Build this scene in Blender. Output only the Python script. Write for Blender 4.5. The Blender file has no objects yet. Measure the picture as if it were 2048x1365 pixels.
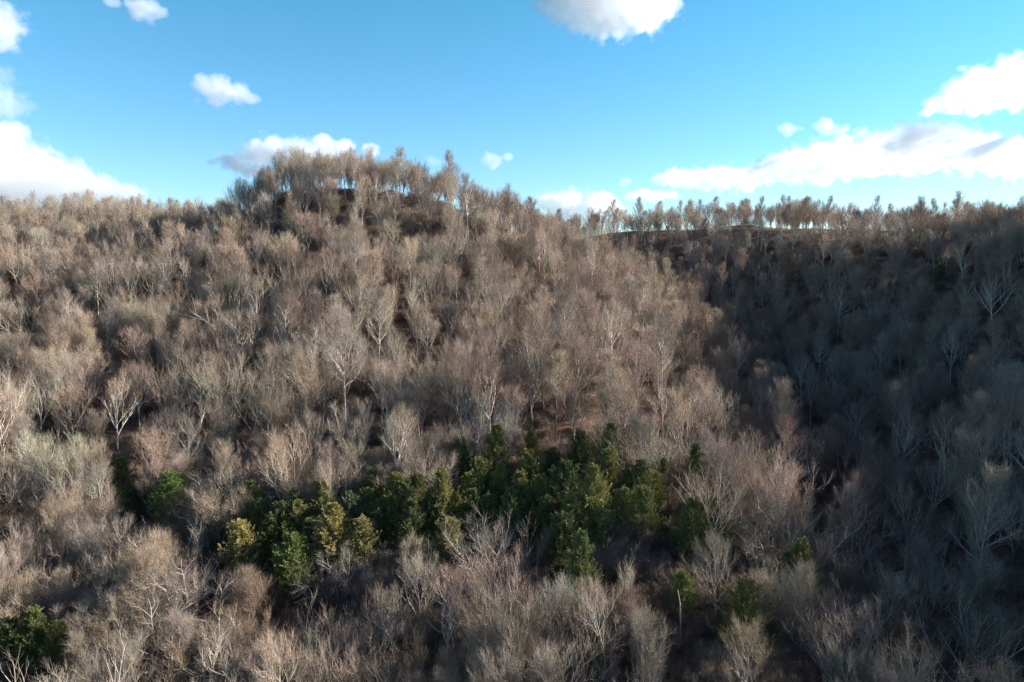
import bpy, math, random
import numpy as np
from mathutils import Vector, Matrix

R = math.radians
rng = np.random.default_rng(7)
random.seed(7)
scene = bpy.context.scene
col = scene.collection

# ------------------------------------------------------------------ camera, sky, sun, exposure
PITCH = 8.0
F = 1365.0                      # focal length in photo pixels (2048 wide)
cam_d = bpy.data.cameras.new('camera')
cam_d.sensor_width = 36.0
cam_d.lens = 36.0 * F / 2048.0
cam_d.clip_start = 0.5
cam_d.clip_end = 30000.0
cam = bpy.data.objects.new('camera', cam_d)
cam.rotation_euler = (R(90.0 - PITCH), 0.0, 0.0)
col.objects.link(cam)
scene.camera = cam

SUN_EL, SUN_AZ = 20.0, 77.0     # azimuth measured from the view direction (+Y) towards the right (+X)
world = bpy.data.worlds.new('World')
scene.world = world
world.use_nodes = True
wn, wl = world.node_tree.nodes, world.node_tree.links
bg = wn['Background']
sky = wn.new('ShaderNodeTexSky')
sky.sky_type = 'NISHITA'
sky.sun_disc = False
sky.sun_elevation = R(SUN_EL)
sky.sun_rotation = R(SUN_AZ)
sky.altitude = 200.0
sky.air_density = 1.0
sky.dust_density = 0.0
sky.ozone_density = 2.0
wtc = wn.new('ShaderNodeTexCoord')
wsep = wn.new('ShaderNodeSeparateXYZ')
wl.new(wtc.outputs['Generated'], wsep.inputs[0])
wr = wn.new('ShaderNodeValToRGB')           # sky tint: cyan low down; unseen overhead part dimmed to neutralise and darken fill light
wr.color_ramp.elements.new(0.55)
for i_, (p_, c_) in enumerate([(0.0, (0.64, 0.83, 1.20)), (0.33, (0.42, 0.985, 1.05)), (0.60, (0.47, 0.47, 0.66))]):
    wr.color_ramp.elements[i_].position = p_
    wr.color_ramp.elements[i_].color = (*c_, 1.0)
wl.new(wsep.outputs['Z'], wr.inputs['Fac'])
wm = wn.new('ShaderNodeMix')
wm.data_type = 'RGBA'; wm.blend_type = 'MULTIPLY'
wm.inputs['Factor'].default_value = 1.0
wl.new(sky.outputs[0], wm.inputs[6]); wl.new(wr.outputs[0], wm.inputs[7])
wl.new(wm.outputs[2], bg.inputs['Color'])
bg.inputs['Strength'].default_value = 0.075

sun_d = bpy.data.lights.new('sun', 'SUN')
sun_d.energy = 5.0
sun_d.angle = R(0.5)
sun_d.color = (1.0, 0.965, 0.915)
sun = bpy.data.objects.new('sun', sun_d)
to_sun = Vector((math.sin(R(SUN_AZ)) * math.cos(R(SUN_EL)), math.cos(R(SUN_AZ)) * math.cos(R(SUN_EL)), math.sin(R(SUN_EL))))
sun.rotation_euler = to_sun.to_track_quat('Z', 'Y').to_euler()
col.objects.link(sun)

scene.view_settings.view_transform = 'Standard'
scene.view_settings.look = 'None'
scene.view_settings.gamma = 1.0
scene.view_settings.exposure = 1.42
scene.render.engine = 'CYCLES'
cy = scene.cycles
cy.use_denoising = True
cy.denoiser = 'OPENIMAGEDENOISE'
cy.denoising_input_passes = 'RGB_ALBEDO_NORMAL'
cy.denoising_prefilter = 'NONE'
cy.max_bounces = 32
cy.transmission_bounces = 2
cy.glossy_bounces = 2
cy.diffuse_bounces = 3
cy.volume_bounces = 28
cy.volume_step_rate = 2.0
cy.transparent_max_bounces = 4
cy.use_adaptive_sampling = False
cy.sample_clamp_indirect = 4.0

# ------------------------------------------------------------------ small helpers
def tag(o, label=None, cat=None, group=None, kind=None):
    if label: o['label'] = label
    if cat: o['category'] = cat
    if group: o['group'] = group
    if kind: o['kind'] = kind
    return o

def mesh_from(name, V, faces_flat, sizes, mat, smooth=False):
    """numpy arrays -> mesh (faces_flat: vertex indices, sizes: verts per face)"""
    me = bpy.data.meshes.new(name)
    V = np.asarray(V, np.float32)
    ff = np.asarray(faces_flat, np.int32).ravel()
    sizes = np.asarray(sizes, np.int32)
    me.vertices.add(len(V))
    me.vertices.foreach_set('co', V.ravel())
    me.loops.add(len(ff))
    me.loops.foreach_set('vertex_index', ff)
    me.polygons.add(len(sizes))
    me.polygons.foreach_set('loop_start', np.concatenate([[0], np.cumsum(sizes)[:-1]]).astype(np.int32))
    me.polygons.foreach_set('use_smooth', np.full(len(sizes), smooth))
    me.update(calc_edges=True)
    if mat: me.materials.append(mat)
    return me

def link(name, me, parent=None):
    o = bpy.data.objects.new(name, me)
    col.objects.link(o)
    if parent is not None: o.parent = parent
    return o

def nrm(a):
    return a / np.maximum(np.linalg.norm(a, axis=-1, keepdims=True), 1e-9)

# ------------------------------------------------------------------ materials
def new_mat(name):
    m = bpy.data.materials.new(name)
    m.use_nodes = True
    nt = m.node_tree
    b = nt.nodes['Principled BSDF']
    b.inputs['Roughness'].default_value = 0.9
    if 'Specular IOR Level' in b.inputs: b.inputs['Specular IOR Level'].default_value = 0.15
    return m, nt, b

def tint_attr(nt, name):
    a = nt.nodes.new('ShaderNodeAttribute')
    a.attribute_type = 'INSTANCER'
    a.attribute_name = name
    return a

def mixrgb(nt, mode, fac, a, b):
    n = nt.nodes.new('ShaderNodeMix')
    n.data_type = 'RGBA'
    n.blend_type = mode
    for sock, v in ((n.inputs['Factor'], fac), (n.inputs[6], a), (n.inputs[7], b)):
        if hasattr(v, 'is_output'): nt.links.new(v, sock)
        elif isinstance(v, (int, float)): sock.default_value = v
        else: sock.default_value = (*v, 1.0)
    return n.outputs[2]

def noise(nt, scale, detail=3.0, rough=0.55, coord='Object'):
    tc = nt.nodes.new('ShaderNodeTexCoord')
    n = nt.nodes.new('ShaderNodeTexNoise')
    n.inputs['Scale'].default_value = scale
    n.inputs['Detail'].default_value = detail
    n.inputs['Roughness'].default_value = rough
    nt.links.new(tc.outputs[coord], n.inputs['Vector'])
    return n

def ramp(nt, src, stops):
    r = nt.nodes.new('ShaderNodeValToRGB')
    e = r.color_ramp.elements
    while len(e) < len(stops): e.new(0.5)
    for i, (p, c) in enumerate(stops):
        e[i].position = p
        e[i].color = (*c, 1.0)
    nt.links.new(src, r.inputs['Fac'])
    return r.outputs['Color']

def bark_mat(name, attr):
    m, nt, b = new_mat(name)
    a = tint_attr(nt, attr)
    n = noise(nt, 2.2, 4.0)
    v = ramp(nt, n.outputs['Fac'], [(0.28, (0.55, 0.53, 0.50)), (0.55, (1.0, 1.0, 1.0)), (0.75, (1.25, 1.24, 1.22))])
    nt.links.new(mixrgb(nt, 'MULTIPLY', 1.0, a.outputs['Color'], v), b.inputs['Base Color'])
    return m

M_BARK = bark_mat('bark', 'bark_tint')
M_TWIG = bark_mat('twigs', 'twig_tint')

def cedar_mat():
    m, nt, b = new_mat('cedar_foliage')
    a = tint_attr(nt, 'leaf_tint')
    f = nt.nodes.new('ShaderNodeAttribute')
    f.attribute_name = 'leaf_var'
    v = ramp(nt, f.outputs['Fac'], [(0.0, (0.55, 0.62, 0.60)), (0.5, (1.0, 1.0, 1.0)), (1.0, (1.75, 1.45, 1.05))])
    c = mixrgb(nt, 'MULTIPLY', 1.0, a.outputs['Color'], v)
    nt.links.new(c, b.inputs['Base Color'])
    b.inputs['Roughness'].default_value = 0.7
    return m
M_CEDAR = cedar_mat()

def ground_mat():
    m, nt, b = new_mat('leaf_litter')
    big = noise(nt, 0.018, 5.0, 0.6)
    mid = noise(nt, 0.22, 6.0, 0.65)
    fine = noise(nt, 2.6, 6.0, 0.7)
    c1 = ramp(nt, mid.outputs['Fac'], [(0.30, (0.085, 0.057, 0.040)), (0.50, (0.185, 0.118, 0.080)), (0.70, (0.27, 0.180, 0.122))])
    c2 = ramp(nt, fine.outputs['Fac'], [(0.30, (0.45, 0.44, 0.44)), (0.52, (1.0, 1.0, 1.0)), (0.72, (1.55, 1.45, 1.35))])
    c3 = ramp(nt, big.outputs['Fac'], [(0.35, (0.80, 0.84, 0.84)), (0.65, (1.15, 1.05, 1.0))])
    c = mixrgb(nt, 'MULTIPLY', 1.0, mixrgb(nt, 'MULTIPLY', 1.0, c1, c2), c3)
    fa = nt.nodes.new('ShaderNodeAttribute')
    fa.attribute_name = 'meadow'
    g = ramp(nt, fine.outputs['Fac'], [(0.3, (0.16, 0.125, 0.06)), (0.7, (0.30, 0.235, 0.125))])
    c = mixrgb(nt, 'MIX', fa.outputs['Fac'], c, g)
    nt.links.new(c, b.inputs['Base Color'])
    bp = nt.nodes.new('ShaderNodeBump')
    bp.inputs['Strength'].default_value = 0.6
    bp.inputs['Distance'].default_value = 0.25
    nt.links.new(fine.outputs['Fac'], bp.inputs['Height'])
    nt.links.new(bp.outputs[0], b.inputs['Normal'])
    return m
M_GROUND = ground_mat()

# ------------------------------------------------------------------ terrain
cp, sp = math.cos(R(PITCH)), math.sin(R(PITCH))
def ray(u, v):
    up = (682.5 - v) / F
    d = np.array([(u - 1024.0) / F, cp + up * sp, up * cp - sp])
    return d / d[1]
def project(p):
    x, y, z = p
    f = y * cp - z * sp
    return (1024.0 + F * x / f, 682.5 - F * (z * cp + y * sp) / f, f)

view_pts = [  # (u, v) of bare ground as read from the photograph, with its depth
    (0,1365,77),(300,1365,76),(800,1365,75),(1200,1365,73),(1550,1365,70),
    (100,1050,106),(500,1050,103),(900,1050,100),(1250,1060,96),(1500,1080,94),
    (100,840,150),(500,835,146),(870,830,142),(1150,830,140),(1330,850,136),
    (100,640,205),(300,610,212),(550,570,222),(700,600,200),(800,520,243),(950,560,226),(1100,640,205),(1200,720,178),
    (50,510,280),(150,478,312),(0,480,312),(250,488,304),(340,500,296),(410,502,290),
    (480,470,286),(540,412,288),(600,390,290),(680,386,292),(760,393,292),(860,410,290),(950,452,285),(1050,490,272),
    (1130,540,258),(1200,572,245),(1260,640,228),(1330,695,212),
    (1700,575,282),(1900,570,248),(2040,770,166),(2040,1000,112),(2040,1330,80),
    (1900,494,312),(2048,490,305),(1700,496,330),(1500,498,355),(1300,498,400),(1150,480,440),
]
world_pts = [
    (42,75,-55),(50,112,-53),(58,150,-51),(70,230,-45),(78,295,-33),(82,350,-18),(80,425,6),(20,440,2),(60,470,5),
    (190,60,1),(190,115,1),(205,172,11),(215,216,21),(235,256,18),(185,0,-4),(180,-60,-2),
    (300,100,0),(320,250,8),(300,400,6),(100,520,3),(250,500,6),(0,520,-8),(-200,450,-8),(-320,450,-8),
    (-150,100,-46),(-200,180,-30),(-300,200,-14),(-320,330,8),(-200,60,-53),(0,0,-57),(0,-60,-60),(-150,-60,-60),(80,0,-56),
    (-60,385,-8),(0,365,-12),(-130,385,-4),(40,330,-18),
]
P = np.array([[*(ray(u, v) * D)] for u, v, D in view_pts] + [list(map(float, w)) for w in world_pts])
SC = 100.0
def tps_k(r2):
    return np.where(r2 > 1e-12, 0.5 * r2 * np.log(np.maximum(r2, 1e-12)), 0.0)
def tps_fit(P, lam=0.004):
    A = P[:, :2] / SC
    n = len(A)
    K = tps_k(((A[:, None] - A[None]) ** 2).sum(-1)) + lam * np.eye(n)
    Q = np.hstack([np.ones((n, 1)), A])
    S = np.block([[K, Q], [Q.T, np.zeros((3, 3))]])
    return A, np.linalg.solve(S, np.concatenate([P[:, 2], np.zeros(3)]))
TA, TW = tps_fit(P)
_ph = rng.uniform(0, 6.28, (24, 2)); _dr = rng.uniform(0, 6.28, 24); _wl = np.geomspace(70, 9, 24)
def height(x, y):
    x = np.asarray(x, float); y = np.asarray(y, float)
    sh = x.shape
    x = x.ravel(); y = y.ravel()
    xc, yc = np.clip(x, -340, 340), np.clip(y, -70, 540)
    q = np.stack([xc, yc], 1) / SC
    z = np.empty(len(q))
    for i in range(0, len(q), 20000):
        s = q[i:i + 20000]
        z[i:i + 20000] = tps_k(((s[:, None] - TA[None]) ** 2).sum(-1)) @ TW[:-3] + TW[-3] + s @ TW[-2:]
    bump = np.zeros(len(q))
    for k in range(24):
        w = 6.283 / _wl[k]
        bump += _wl[k] * 0.006 * np.sin(w * (x * math.cos(_dr[k]) + y * math.sin(_dr[k])) + _ph[k, 0])
    out = np.hypot(x - xc, y - yc)
    t = np.clip(out / 500.0, 0, 1)
    t = t * t * (3 - 2 * t)
    return ((z + bump) * (1 - t) + t * -30.0).reshape(sh)

gx = np.concatenate([-np.geomspace(352, 4000, 18)[::-1], np.arange(-340, 341, 3.4), np.geomspace(352, 4000, 18)])
gy = np.concatenate([-np.geomspace(82, 3000, 16)[::-1], np.arange(-70, 541, 3.4), np.geomspace(552, 6000, 20)])
GX, GY = np.meshgrid(gx, gy)
GZ = height(GX, GY)
nx, ny = len(gx), len(gy)
idx = np.arange(nx * ny).reshape(ny, nx)
quads = np.stack([idx[:-1, :-1], idx[:-1, 1:], idx[1:, 1:], idx[1:, :-1]], -1).reshape(-1, 4)
gm = mesh_from('ground', np.stack([GX, GY, GZ], -1).reshape(-1, 3), quads, np.full(len(quads), 4), M_GROUND, True)
def meadow(x, y):
    """dead grass on the plateau behind the right-hand ridge"""
    a = np.clip((y - (395 - 0.28 * (x - 60))) / 14.0, 0, 1) * np.clip((x - 155) / 25, 0, 1)
    return a
ma = gm.attributes.new('meadow', 'FLOAT', 'POINT')
ma.data.foreach_set('value', meadow(GX, GY).ravel().astype(np.float32))
ground = tag(link('ground', gm), 'brown leaf littered hills and valley floor under the trees', 'ground', kind='structure')

def place_by_top(u, v, h, dmin=55, dmax=460):
    """ground point whose plant of height h has its top on the line of sight (u, v)"""
    d = ray(u, v)
    D = np.arange(dmin, dmax, 0.5)
    g = height(d[0] * D, D) + h - d[2] * D
    hit = np.nonzero(g >= 0)[0]
    if len(hit) == 0: return None
    D0 = D[hit[0]]
    return d[0] * D0, D0

# ------------------------------------------------------------------ growing trees
UP = np.array([0, 0, 1.0])
def grow(rg, start, dirs, lens, rads, nseg, wander, trop, taper):
    N = len(start)
    pts = np.empty((N, nseg + 1, 3)); rr = np.empty((N, nseg + 1))
    p, d = start.copy(), nrm(dirs)
    pts[:, 0] = p; rr[:, 0] = rads
    for i in range(nseg):
        d = nrm(d + rg.normal(0, wander, (N, 3)) + trop * UP)
        p = p + d * (lens / nseg)[:, None]
        pts[:, i + 1] = p
        rr[:, i + 1] = rads * (1 - (1 - taper) * (i + 1) / nseg)
    return pts, rr

def spawn(rg, pts, rr, k, t0, t1, ang, ang_sd, jitter=1.0):
    """k children on every parent: start, direction, parent index, position along the parent, parent radius"""
    N, S = pts.shape[:2]
    S -= 1
    par = np.repeat(np.arange(N), k)
    j = np.tile(np.arange(k), N)
    t = t0 + (t1 - t0) * (j + 0.5 + jitter * rg.uniform(-0.5, 0.5, N * k)) / k
    s = np.clip(t * S, 0, S - 1e-6)
    i = s.astype(int); f = (s - i)[:, None]
    a, b = pts[par, i], pts[par, i + 1]
    pos = a * (1 - f) + b * f
    tan = nrm(b - a)
    rad = rr[par, i] * (1 - f[:, 0]) + rr[par, i + 1] * f[:, 0]
    ref = np.where(np.abs(tan[:, 2:3]) > 0.9, np.array([[1.0, 0, 0]]), UP[None])
    e1 = nrm(np.cross(tan, ref)); e2 = np.cross(tan, e1)
    az = j * 2.39996 + rg.uniform(0, 6.283, N)[par] + rg.normal(0, 0.5, N * k)
    an = R(ang) + rg.normal(0, R(ang_sd), N * k)
    d = np.cos(an)[:, None] * tan + np.sin(an)[:, None] * (np.cos(az)[:, None] * e1 + np.sin(az)[:, None] * e2)
    return pos, d, par, t, rad

def tubes(pts, rr, sides):
    N, S1 = pts.shape[:2]
    tan = np.empty_like(pts)
    tan[:, 1:-1] = pts[:, 2:] - pts[:, :-2]
    tan[:, 0] = pts[:, 1] - pts[:, 0]; tan[:, -1] = pts[:, -1] - pts[:, -2]
    tan = nrm(tan)
    t0 = tan[:, :1]
    ref = np.where(np.abs(t0[..., 2:3]) > 0.8, np.array([1.0, 0, 0]), UP)
    e1 = nrm(np.cross(tan, np.broadcast_to(ref, tan.shape))); e2 = np.cross(tan, e1)
    an = np.arange(sides) * 6.28318 / sides
    ring = pts[:, :, None] + rr[:, :, None, None] * (np.cos(an)[:, None] * e1[:, :, None] + np.sin(an)[:, None] * e2[:, :, None])
    V = ring.reshape(-1, 3)
    base = (np.arange(N)[:, None, None] * S1 + np.arange(S1 - 1)[None, :, None]) * sides
    k = np.arange(sides)[None, None]; k2 = (k + 1) % sides
    Fq = np.stack([base + k, base + k2, base + sides + k2, base + sides + k], -1).reshape(-1, 4)
    return V, Fq

class Bag:
    def __init__(s): s.V, s.F, s.n = [], [], 0
    def add(s, V, F):
        s.V.append(V); s.F.append(F + s.n); s.n += len(V)
    def mesh(s, name, mat, smooth=True):
        V = np.concatenate(s.V); F_ = np.concatenate(s.F)
        return mesh_from(name, V, F_, np.full(len(F_), 4), mat, smooth)

def bare_tree_meshes(seed, h, form):
    rg = np.random.default_rng(seed)
    T, C = Bag(), Bag()
    o = lambda k, *a: form.get(k, *a)
    r0 = h * o('girth', 0.0115)
    nst = o('stems', 1)
    st = np.zeros((nst, 3)); dr = np.zeros((nst, 3)); dr[:, 2] = 1.0
    if nst > 1:
        az = rg.uniform(0, 6.28) + np.arange(nst) * 6.283 / nst
        dr[:, 0] = o('splay', 0.3) * np.cos(az); dr[:, 1] = o('splay', 0.3) * np.sin(az)
        st[:, :2] = 0.18 * dr[:, :2]
    st[:, 2] = -0.5
    L0 = np.full(nst, h * o('lead', 0.78)) * rg.uniform(0.85, 1.0, nst)
    p0, q0 = grow(rg, st, dr, L0, np.full(nst, r0), 9, o('w0', 0.05), o('g0', 0.03), o('taper0', 0.3))
    q0[:, 0] *= 1.35
    T.add(*tubes(p0, q0, 7))
    # limbs
    pos, d, par, t, pr = spawn(rg, p0, q0, o('k1', 12), o('t1', 0.36), 1.0, o('a1', 36), 8)
    tt = (t - o('t1', 0.36)) / (1 - o('t1', 0.36))
    d = nrm(d + UP * o('lift', 0.28) * (0.3 + tt)[:, None])
    L1 = h * (o('low', 0.35) * (1 - tt) ** 0.8 + o('high', 0.21)) * rg.uniform(0.72, 1.12, len(t))
    r1 = np.minimum(pr * 0.80, 0.0150 * L1 + 0.026)
    p1, q1 = grow(rg, pos, d, L1, r1, 6, o('w1', 0.10), o('g1', 0.13), 0.32)
    T.add(*tubes(p1, q1, 5))
    # branches
    pos, d, par, t, pr = spawn(rg, p1, q1, o('k2', 8), 0.18, 1.0, o('a2', 36), 10)
    L2 = L1[par] * o('l2', 0.46) * (1.12 - 0.62 * t) * rg.uniform(0.7, 1.2, len(t))
    p2, q2 = grow(rg, pos, d, L2, np.minimum(pr * 0.78, 0.0115 * L2 + 0.018), 4, o('w2', 0.09), o('g2', 0.14), 0.4)
    T.add(*tubes(p2, q2, 4))
    # branchlets
    pos, d, par, t, pr = spawn(rg, p2, q2, o('k3', 5), 0.12, 1.0, o('a3', 29), 9)
    L3 = np.clip(L2[par] * 0.55 * (1.1 - 0.5 * t), 0.5, 2.2) * rg.uniform(0.7, 1.2, len(t))
    tw = o('twig_r', 0.0080)
    p3, q3 = grow(rg, pos, d, L3, np.minimum(pr * 0.8, np.full(len(t), tw * 1.4)), 3, o('w3', 0.07), o('g3', 0.17), 0.55)
    C.add(*tubes(p3, q3, 3))
    # twigs
    pos, d, par, t, pr = spawn(rg, p3, q3, o('k4', 4), 0.15, 1.0, o('a4', 24), 9)
    L4 = rg.uniform(0.7, 1.5, len(t)) * o('twig_l', 1.0)
    p4, q4 = grow(rg, pos, d, L4, np.full(len(t), tw), 2, o('w4', 0.06), o('g4', 0.16), 0.45)
    C.add(*tubes(p4, q4, 3))
    return T.mesh('trunk', M_BARK), C.mesh('crown', M_TWIG)

DOME = dict()
DOME_WIDE = dict(lead=0.68, low=0.42, high=0.28, a1=42, k1=13, t1=0.30, g1=0.11, w0=0.08)
OVAL = dict(lead=0.84, low=0.26, high=0.17, a1=36, k1=15, t1=0.36, l2=0.5, g1=0.13, k2=7)
POPLAR = dict(lead=0.95, low=0.19, high=0.085, a1=48, k1=24, t1=0.44, girth=0.0095, taper0=0.2, w0=0.025, k2=6, k3=5, k4=4, g1=0.10, l2=0.5)
VASE = dict(stems=3, splay=0.34, lead=0.74, low=0.26, high=0.24, a1=32, k1=8, t1=0.30, girth=0.010, g1=0.10, w0=0.07)
FAN = dict(lead=0.42, low=0.56, high=0.50, a1=46, k1=9, t1=0.45, girth=0.0145, w1=0.09, g1=0.09, k2=10, l2=0.42, lift=0.3)
GNARL = dict(stems=2, splay=0.42, lead=0.55, low=0.42, high=0.34, a1=55, k1=7, t1=0.30, girth=0.017, w0=0.20, w1=0.24, w2=0.24, w3=0.24, g1=0.05, g2=0.04, g0=0.0, k2=8, k3=6, k4=5)
TALL = dict(lead=0.90, low=0.25, high=0.15, a1=36, k1=12, t1=0.40, k3=4, k4=4, twig_r=0.0072, girth=0.0098, w0=0.04, g1=0.14, k2=7, l2=0.52)
SPARSE = dict(lead=0.86, low=0.30, high=0.16, a1=46, k1=13, t1=0.34, k2=6, k3=4, k4=4, w0=0.08, w1=0.13, girth=0.010, twig_r=0.0076)
BROOM = dict(stems=4, splay=0.30, lead=0.72, low=0.24, high=0.22, a1=28, k1=7, t1=0.22, girth=0.008, g1=0.12, k4=5)
forms = [  # name, height, form, (bark brightness class)
    ('dome', 15.5, DOME), ('dome', 14.0, DOME), ('dome', 16.5, DOME_WIDE), ('dome', 14.5, DOME_WIDE),
    ('oval', 17.0, OVAL), ('oval', 15.5, OVAL),
    ('poplar', 21.0, POPLAR), ('poplar', 19.5, POPLAR),
    ('vase', 15.0, VASE), ('vase', 16.0, VASE),
    ('fan', 13.0, FAN), ('fan', 14.0, FAN),
    ('gnarl', 12.5, GNARL), ('gnarl', 13.5, GNARL),
    ('sparse', 17.5, SPARSE), ('broom', 10.5, BROOM), ('tall', 18.5, TALL), ('tall', 17.0, TALL), ('dome', 15.0, DOME), ('oval', 16.0, OVAL), ('vase', 15.5, VASE),
    ('gnarl', 13.0, GNARL), ('fan', 13.5, FAN), ('sparse', 16.0, SPARSE), ('tall', 17.8, TALL), ('broom', 11.5, BROOM),
]
FORM = {}
TREES = []
for i, (nm, h, fm) in enumerate(forms):
    tm, cm = bare_tree_meshes(100 + i, h, fm)
    V = np.empty(len(cm.vertices) * 3, np.float32); cm.vertices.foreach_get('co', V)
    top = float(V.reshape(-1, 3)[:, 2].max()); rad = float(np.percentile(np.hypot(V[0::3], V[1::3]), 95))
    TREES.append(dict(name=nm, trunk=tm, crown=cm, h=top, rad=rad))
    FORM.setdefault(nm, []).append(i)

# shrubs / brush
BRUSH = dict(stems=6, splay=0.75, lead=0.8, low=0.30, high=0.30, a1=42, k1=6, t1=0.2, girth=0.008, w0=0.20, w1=0.24, w2=0.25, w3=0.25, g1=0.05, k2=5, k3=4, k4=4, twig_r=0.0072, twig_l=0.6)
SHRUBS = []
for i in range(4):
    tm, cm = bare_tree_meshes(300 + i, 3.4 + 0.3 * i, BRUSH)
    SHRUBS.append((tm, cm))

# cedars
def cedar_meshes(seed, h, rad, blunt=0.75, openness=1.0):
    rg = np.random.default_rng(seed)
    T = Bag()
    p0, q0 = grow(rg, np.array([[0, 0, -0.5]]), UP[None], np.array([h * 0.97 + 0.5]), np.array([0.017 * h]), 8, 0.02, 0.03, 0.12)
    T.add(*tubes(p0, q0, 7))
    nb = int(135 * openness)
    s = 0.10 + 0.88 * (np.arange(nb) + rg.uniform(0, 1, nb)) / nb
    az = np.arange(nb) * 2.39996 + rg.normal(0, 0.35, nb)
    L = rad * (np.clip(1 - s, 0, 1) ** blunt) * np.clip(s / 0.22, 0.55, 1) * rg.uniform(0.45, 1.22, nb) + 0.35
    i = np.clip((s * 8).astype(int), 0, 7); f = (s * 8 - i)[:, None]
    st = p0[0, i] * (1 - f) + p0[0, i + 1] * f
    el = R(12) + R(42) * s + rg.normal(0, R(9), nb)
    d = np.stack([np.cos(az) * np.cos(el), np.sin(az) * np.cos(el), np.sin(el)], 1)
    p1, q1 = grow(rg, st, d, L, 0.012 * L + 0.01, 5, 0.10, 0.10, 0.2)
    T.add(*tubes(p1, q1, 4))
    # plumes: secondary axes carrying sprays
    pos, d2, par, t, pr = spawn(rg, p1, q1, 8, 0.18, 1.0, 36, 14)
    L2 = np.clip(L[par] * 0.46 * (1.15 - 0.5 * t), 0.3, 1.5) * rg.uniform(0.5, 1.35, len(t))
    p2, q2 = grow(rg, pos, d2, L2, np.full(len(t), 0.012), 3, 0.12, 0.14, 0.4)
    pos, d3, par2, t2, pr = spawn(rg, p2, q2, 32, 0.0, 1.0, 30, 15)
    n = len(pos)
    ln = rg.uniform(0.14, 0.34, n); w = ln * rg.uniform(0.12, 0.22, n)
    d3 = nrm(d3 + rg.normal(0, 0.22, (n, 3)) + 0.15 * UP)
    side = nrm(np.cross(d3, rg.normal(0, 1, (n, 3))))
    pos = pos + rg.normal(0, 0.05, (n, 3))
    a = pos; b = pos + d3 * (ln * 0.45)[:, None] + side * (w * 0.5)[:, None]
    c = pos + d3 * ln[:, None]; e = pos + d3 * (ln * 0.45)[:, None] - side * (w * 0.5)[:, None]
    V = np.stack([a, b, c, e], 1).reshape(-1, 3)
    Fq = np.arange(n * 4).reshape(-1, 4)
    me = mesh_from('crown', V, Fq, np.full(n, 4), M_CEDAR, False)
    var = np.clip(rg.normal(0.46, 0.20, n) + (rg.normal(0, 0.16, len(p2)))[par2], 0, 1)
    at = me.attributes.new('leaf_var', 'FLOAT', 'FACE')
    at.data.foreach_set('value', var.astype(np.float32))
    return T.mesh('trunk', M_BARK), me

CEDARS = []
for i, (h, r, bl, op) in enumerate([(10, 3.7, 0.66, 1.0), (9, 3.9, 0.54, 1.0), (11, 3.7, 0.76, 1.1), (8, 3.7, 0.50, 0.9), (12, 4.2, 0.70, 1.2)]):
    tm, cm = cedar_meshes(500 + i, h, r, bl, op)
    CEDARS.append(dict(trunk=tm, crown=cm, h=h))

# ------------------------------------------------------------------ planting
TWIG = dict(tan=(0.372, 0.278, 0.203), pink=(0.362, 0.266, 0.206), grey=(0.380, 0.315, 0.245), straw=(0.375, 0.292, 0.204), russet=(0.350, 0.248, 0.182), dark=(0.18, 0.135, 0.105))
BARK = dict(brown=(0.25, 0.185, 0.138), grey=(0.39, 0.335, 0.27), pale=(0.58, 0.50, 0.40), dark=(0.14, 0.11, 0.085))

def plant(name, kids, x, y, rz, s, props, lean=(0, 0)):
    """a thing: an Empty at the foot of the plant carrying its trunk and crown"""
    e = bpy.data.objects.new(name, None)
    col.objects.link(e)
    e.empty_display_size = 0.5
    e.location = (x, y, float(height(np.array([x]), np.array([y]))[0]))
    e.rotation_euler = (lean[0], lean[1], rz)
    e.scale = s if hasattr(s, '__len__') else (s, s, s)
    for part, me in kids:
        c = link(part, me, e)
        for k, v in props.items(): c[k] = list(v)
    return e

taken = []   # (x, y, radius) of everything placed by hand
def vary(c, rg, a=0.10, h=0.05):
    k = 1 + rg.normal(0, a)
    return tuple(float(max(0.01, v * k * (1 + rg.normal(0, h)))) for v in c)

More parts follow.
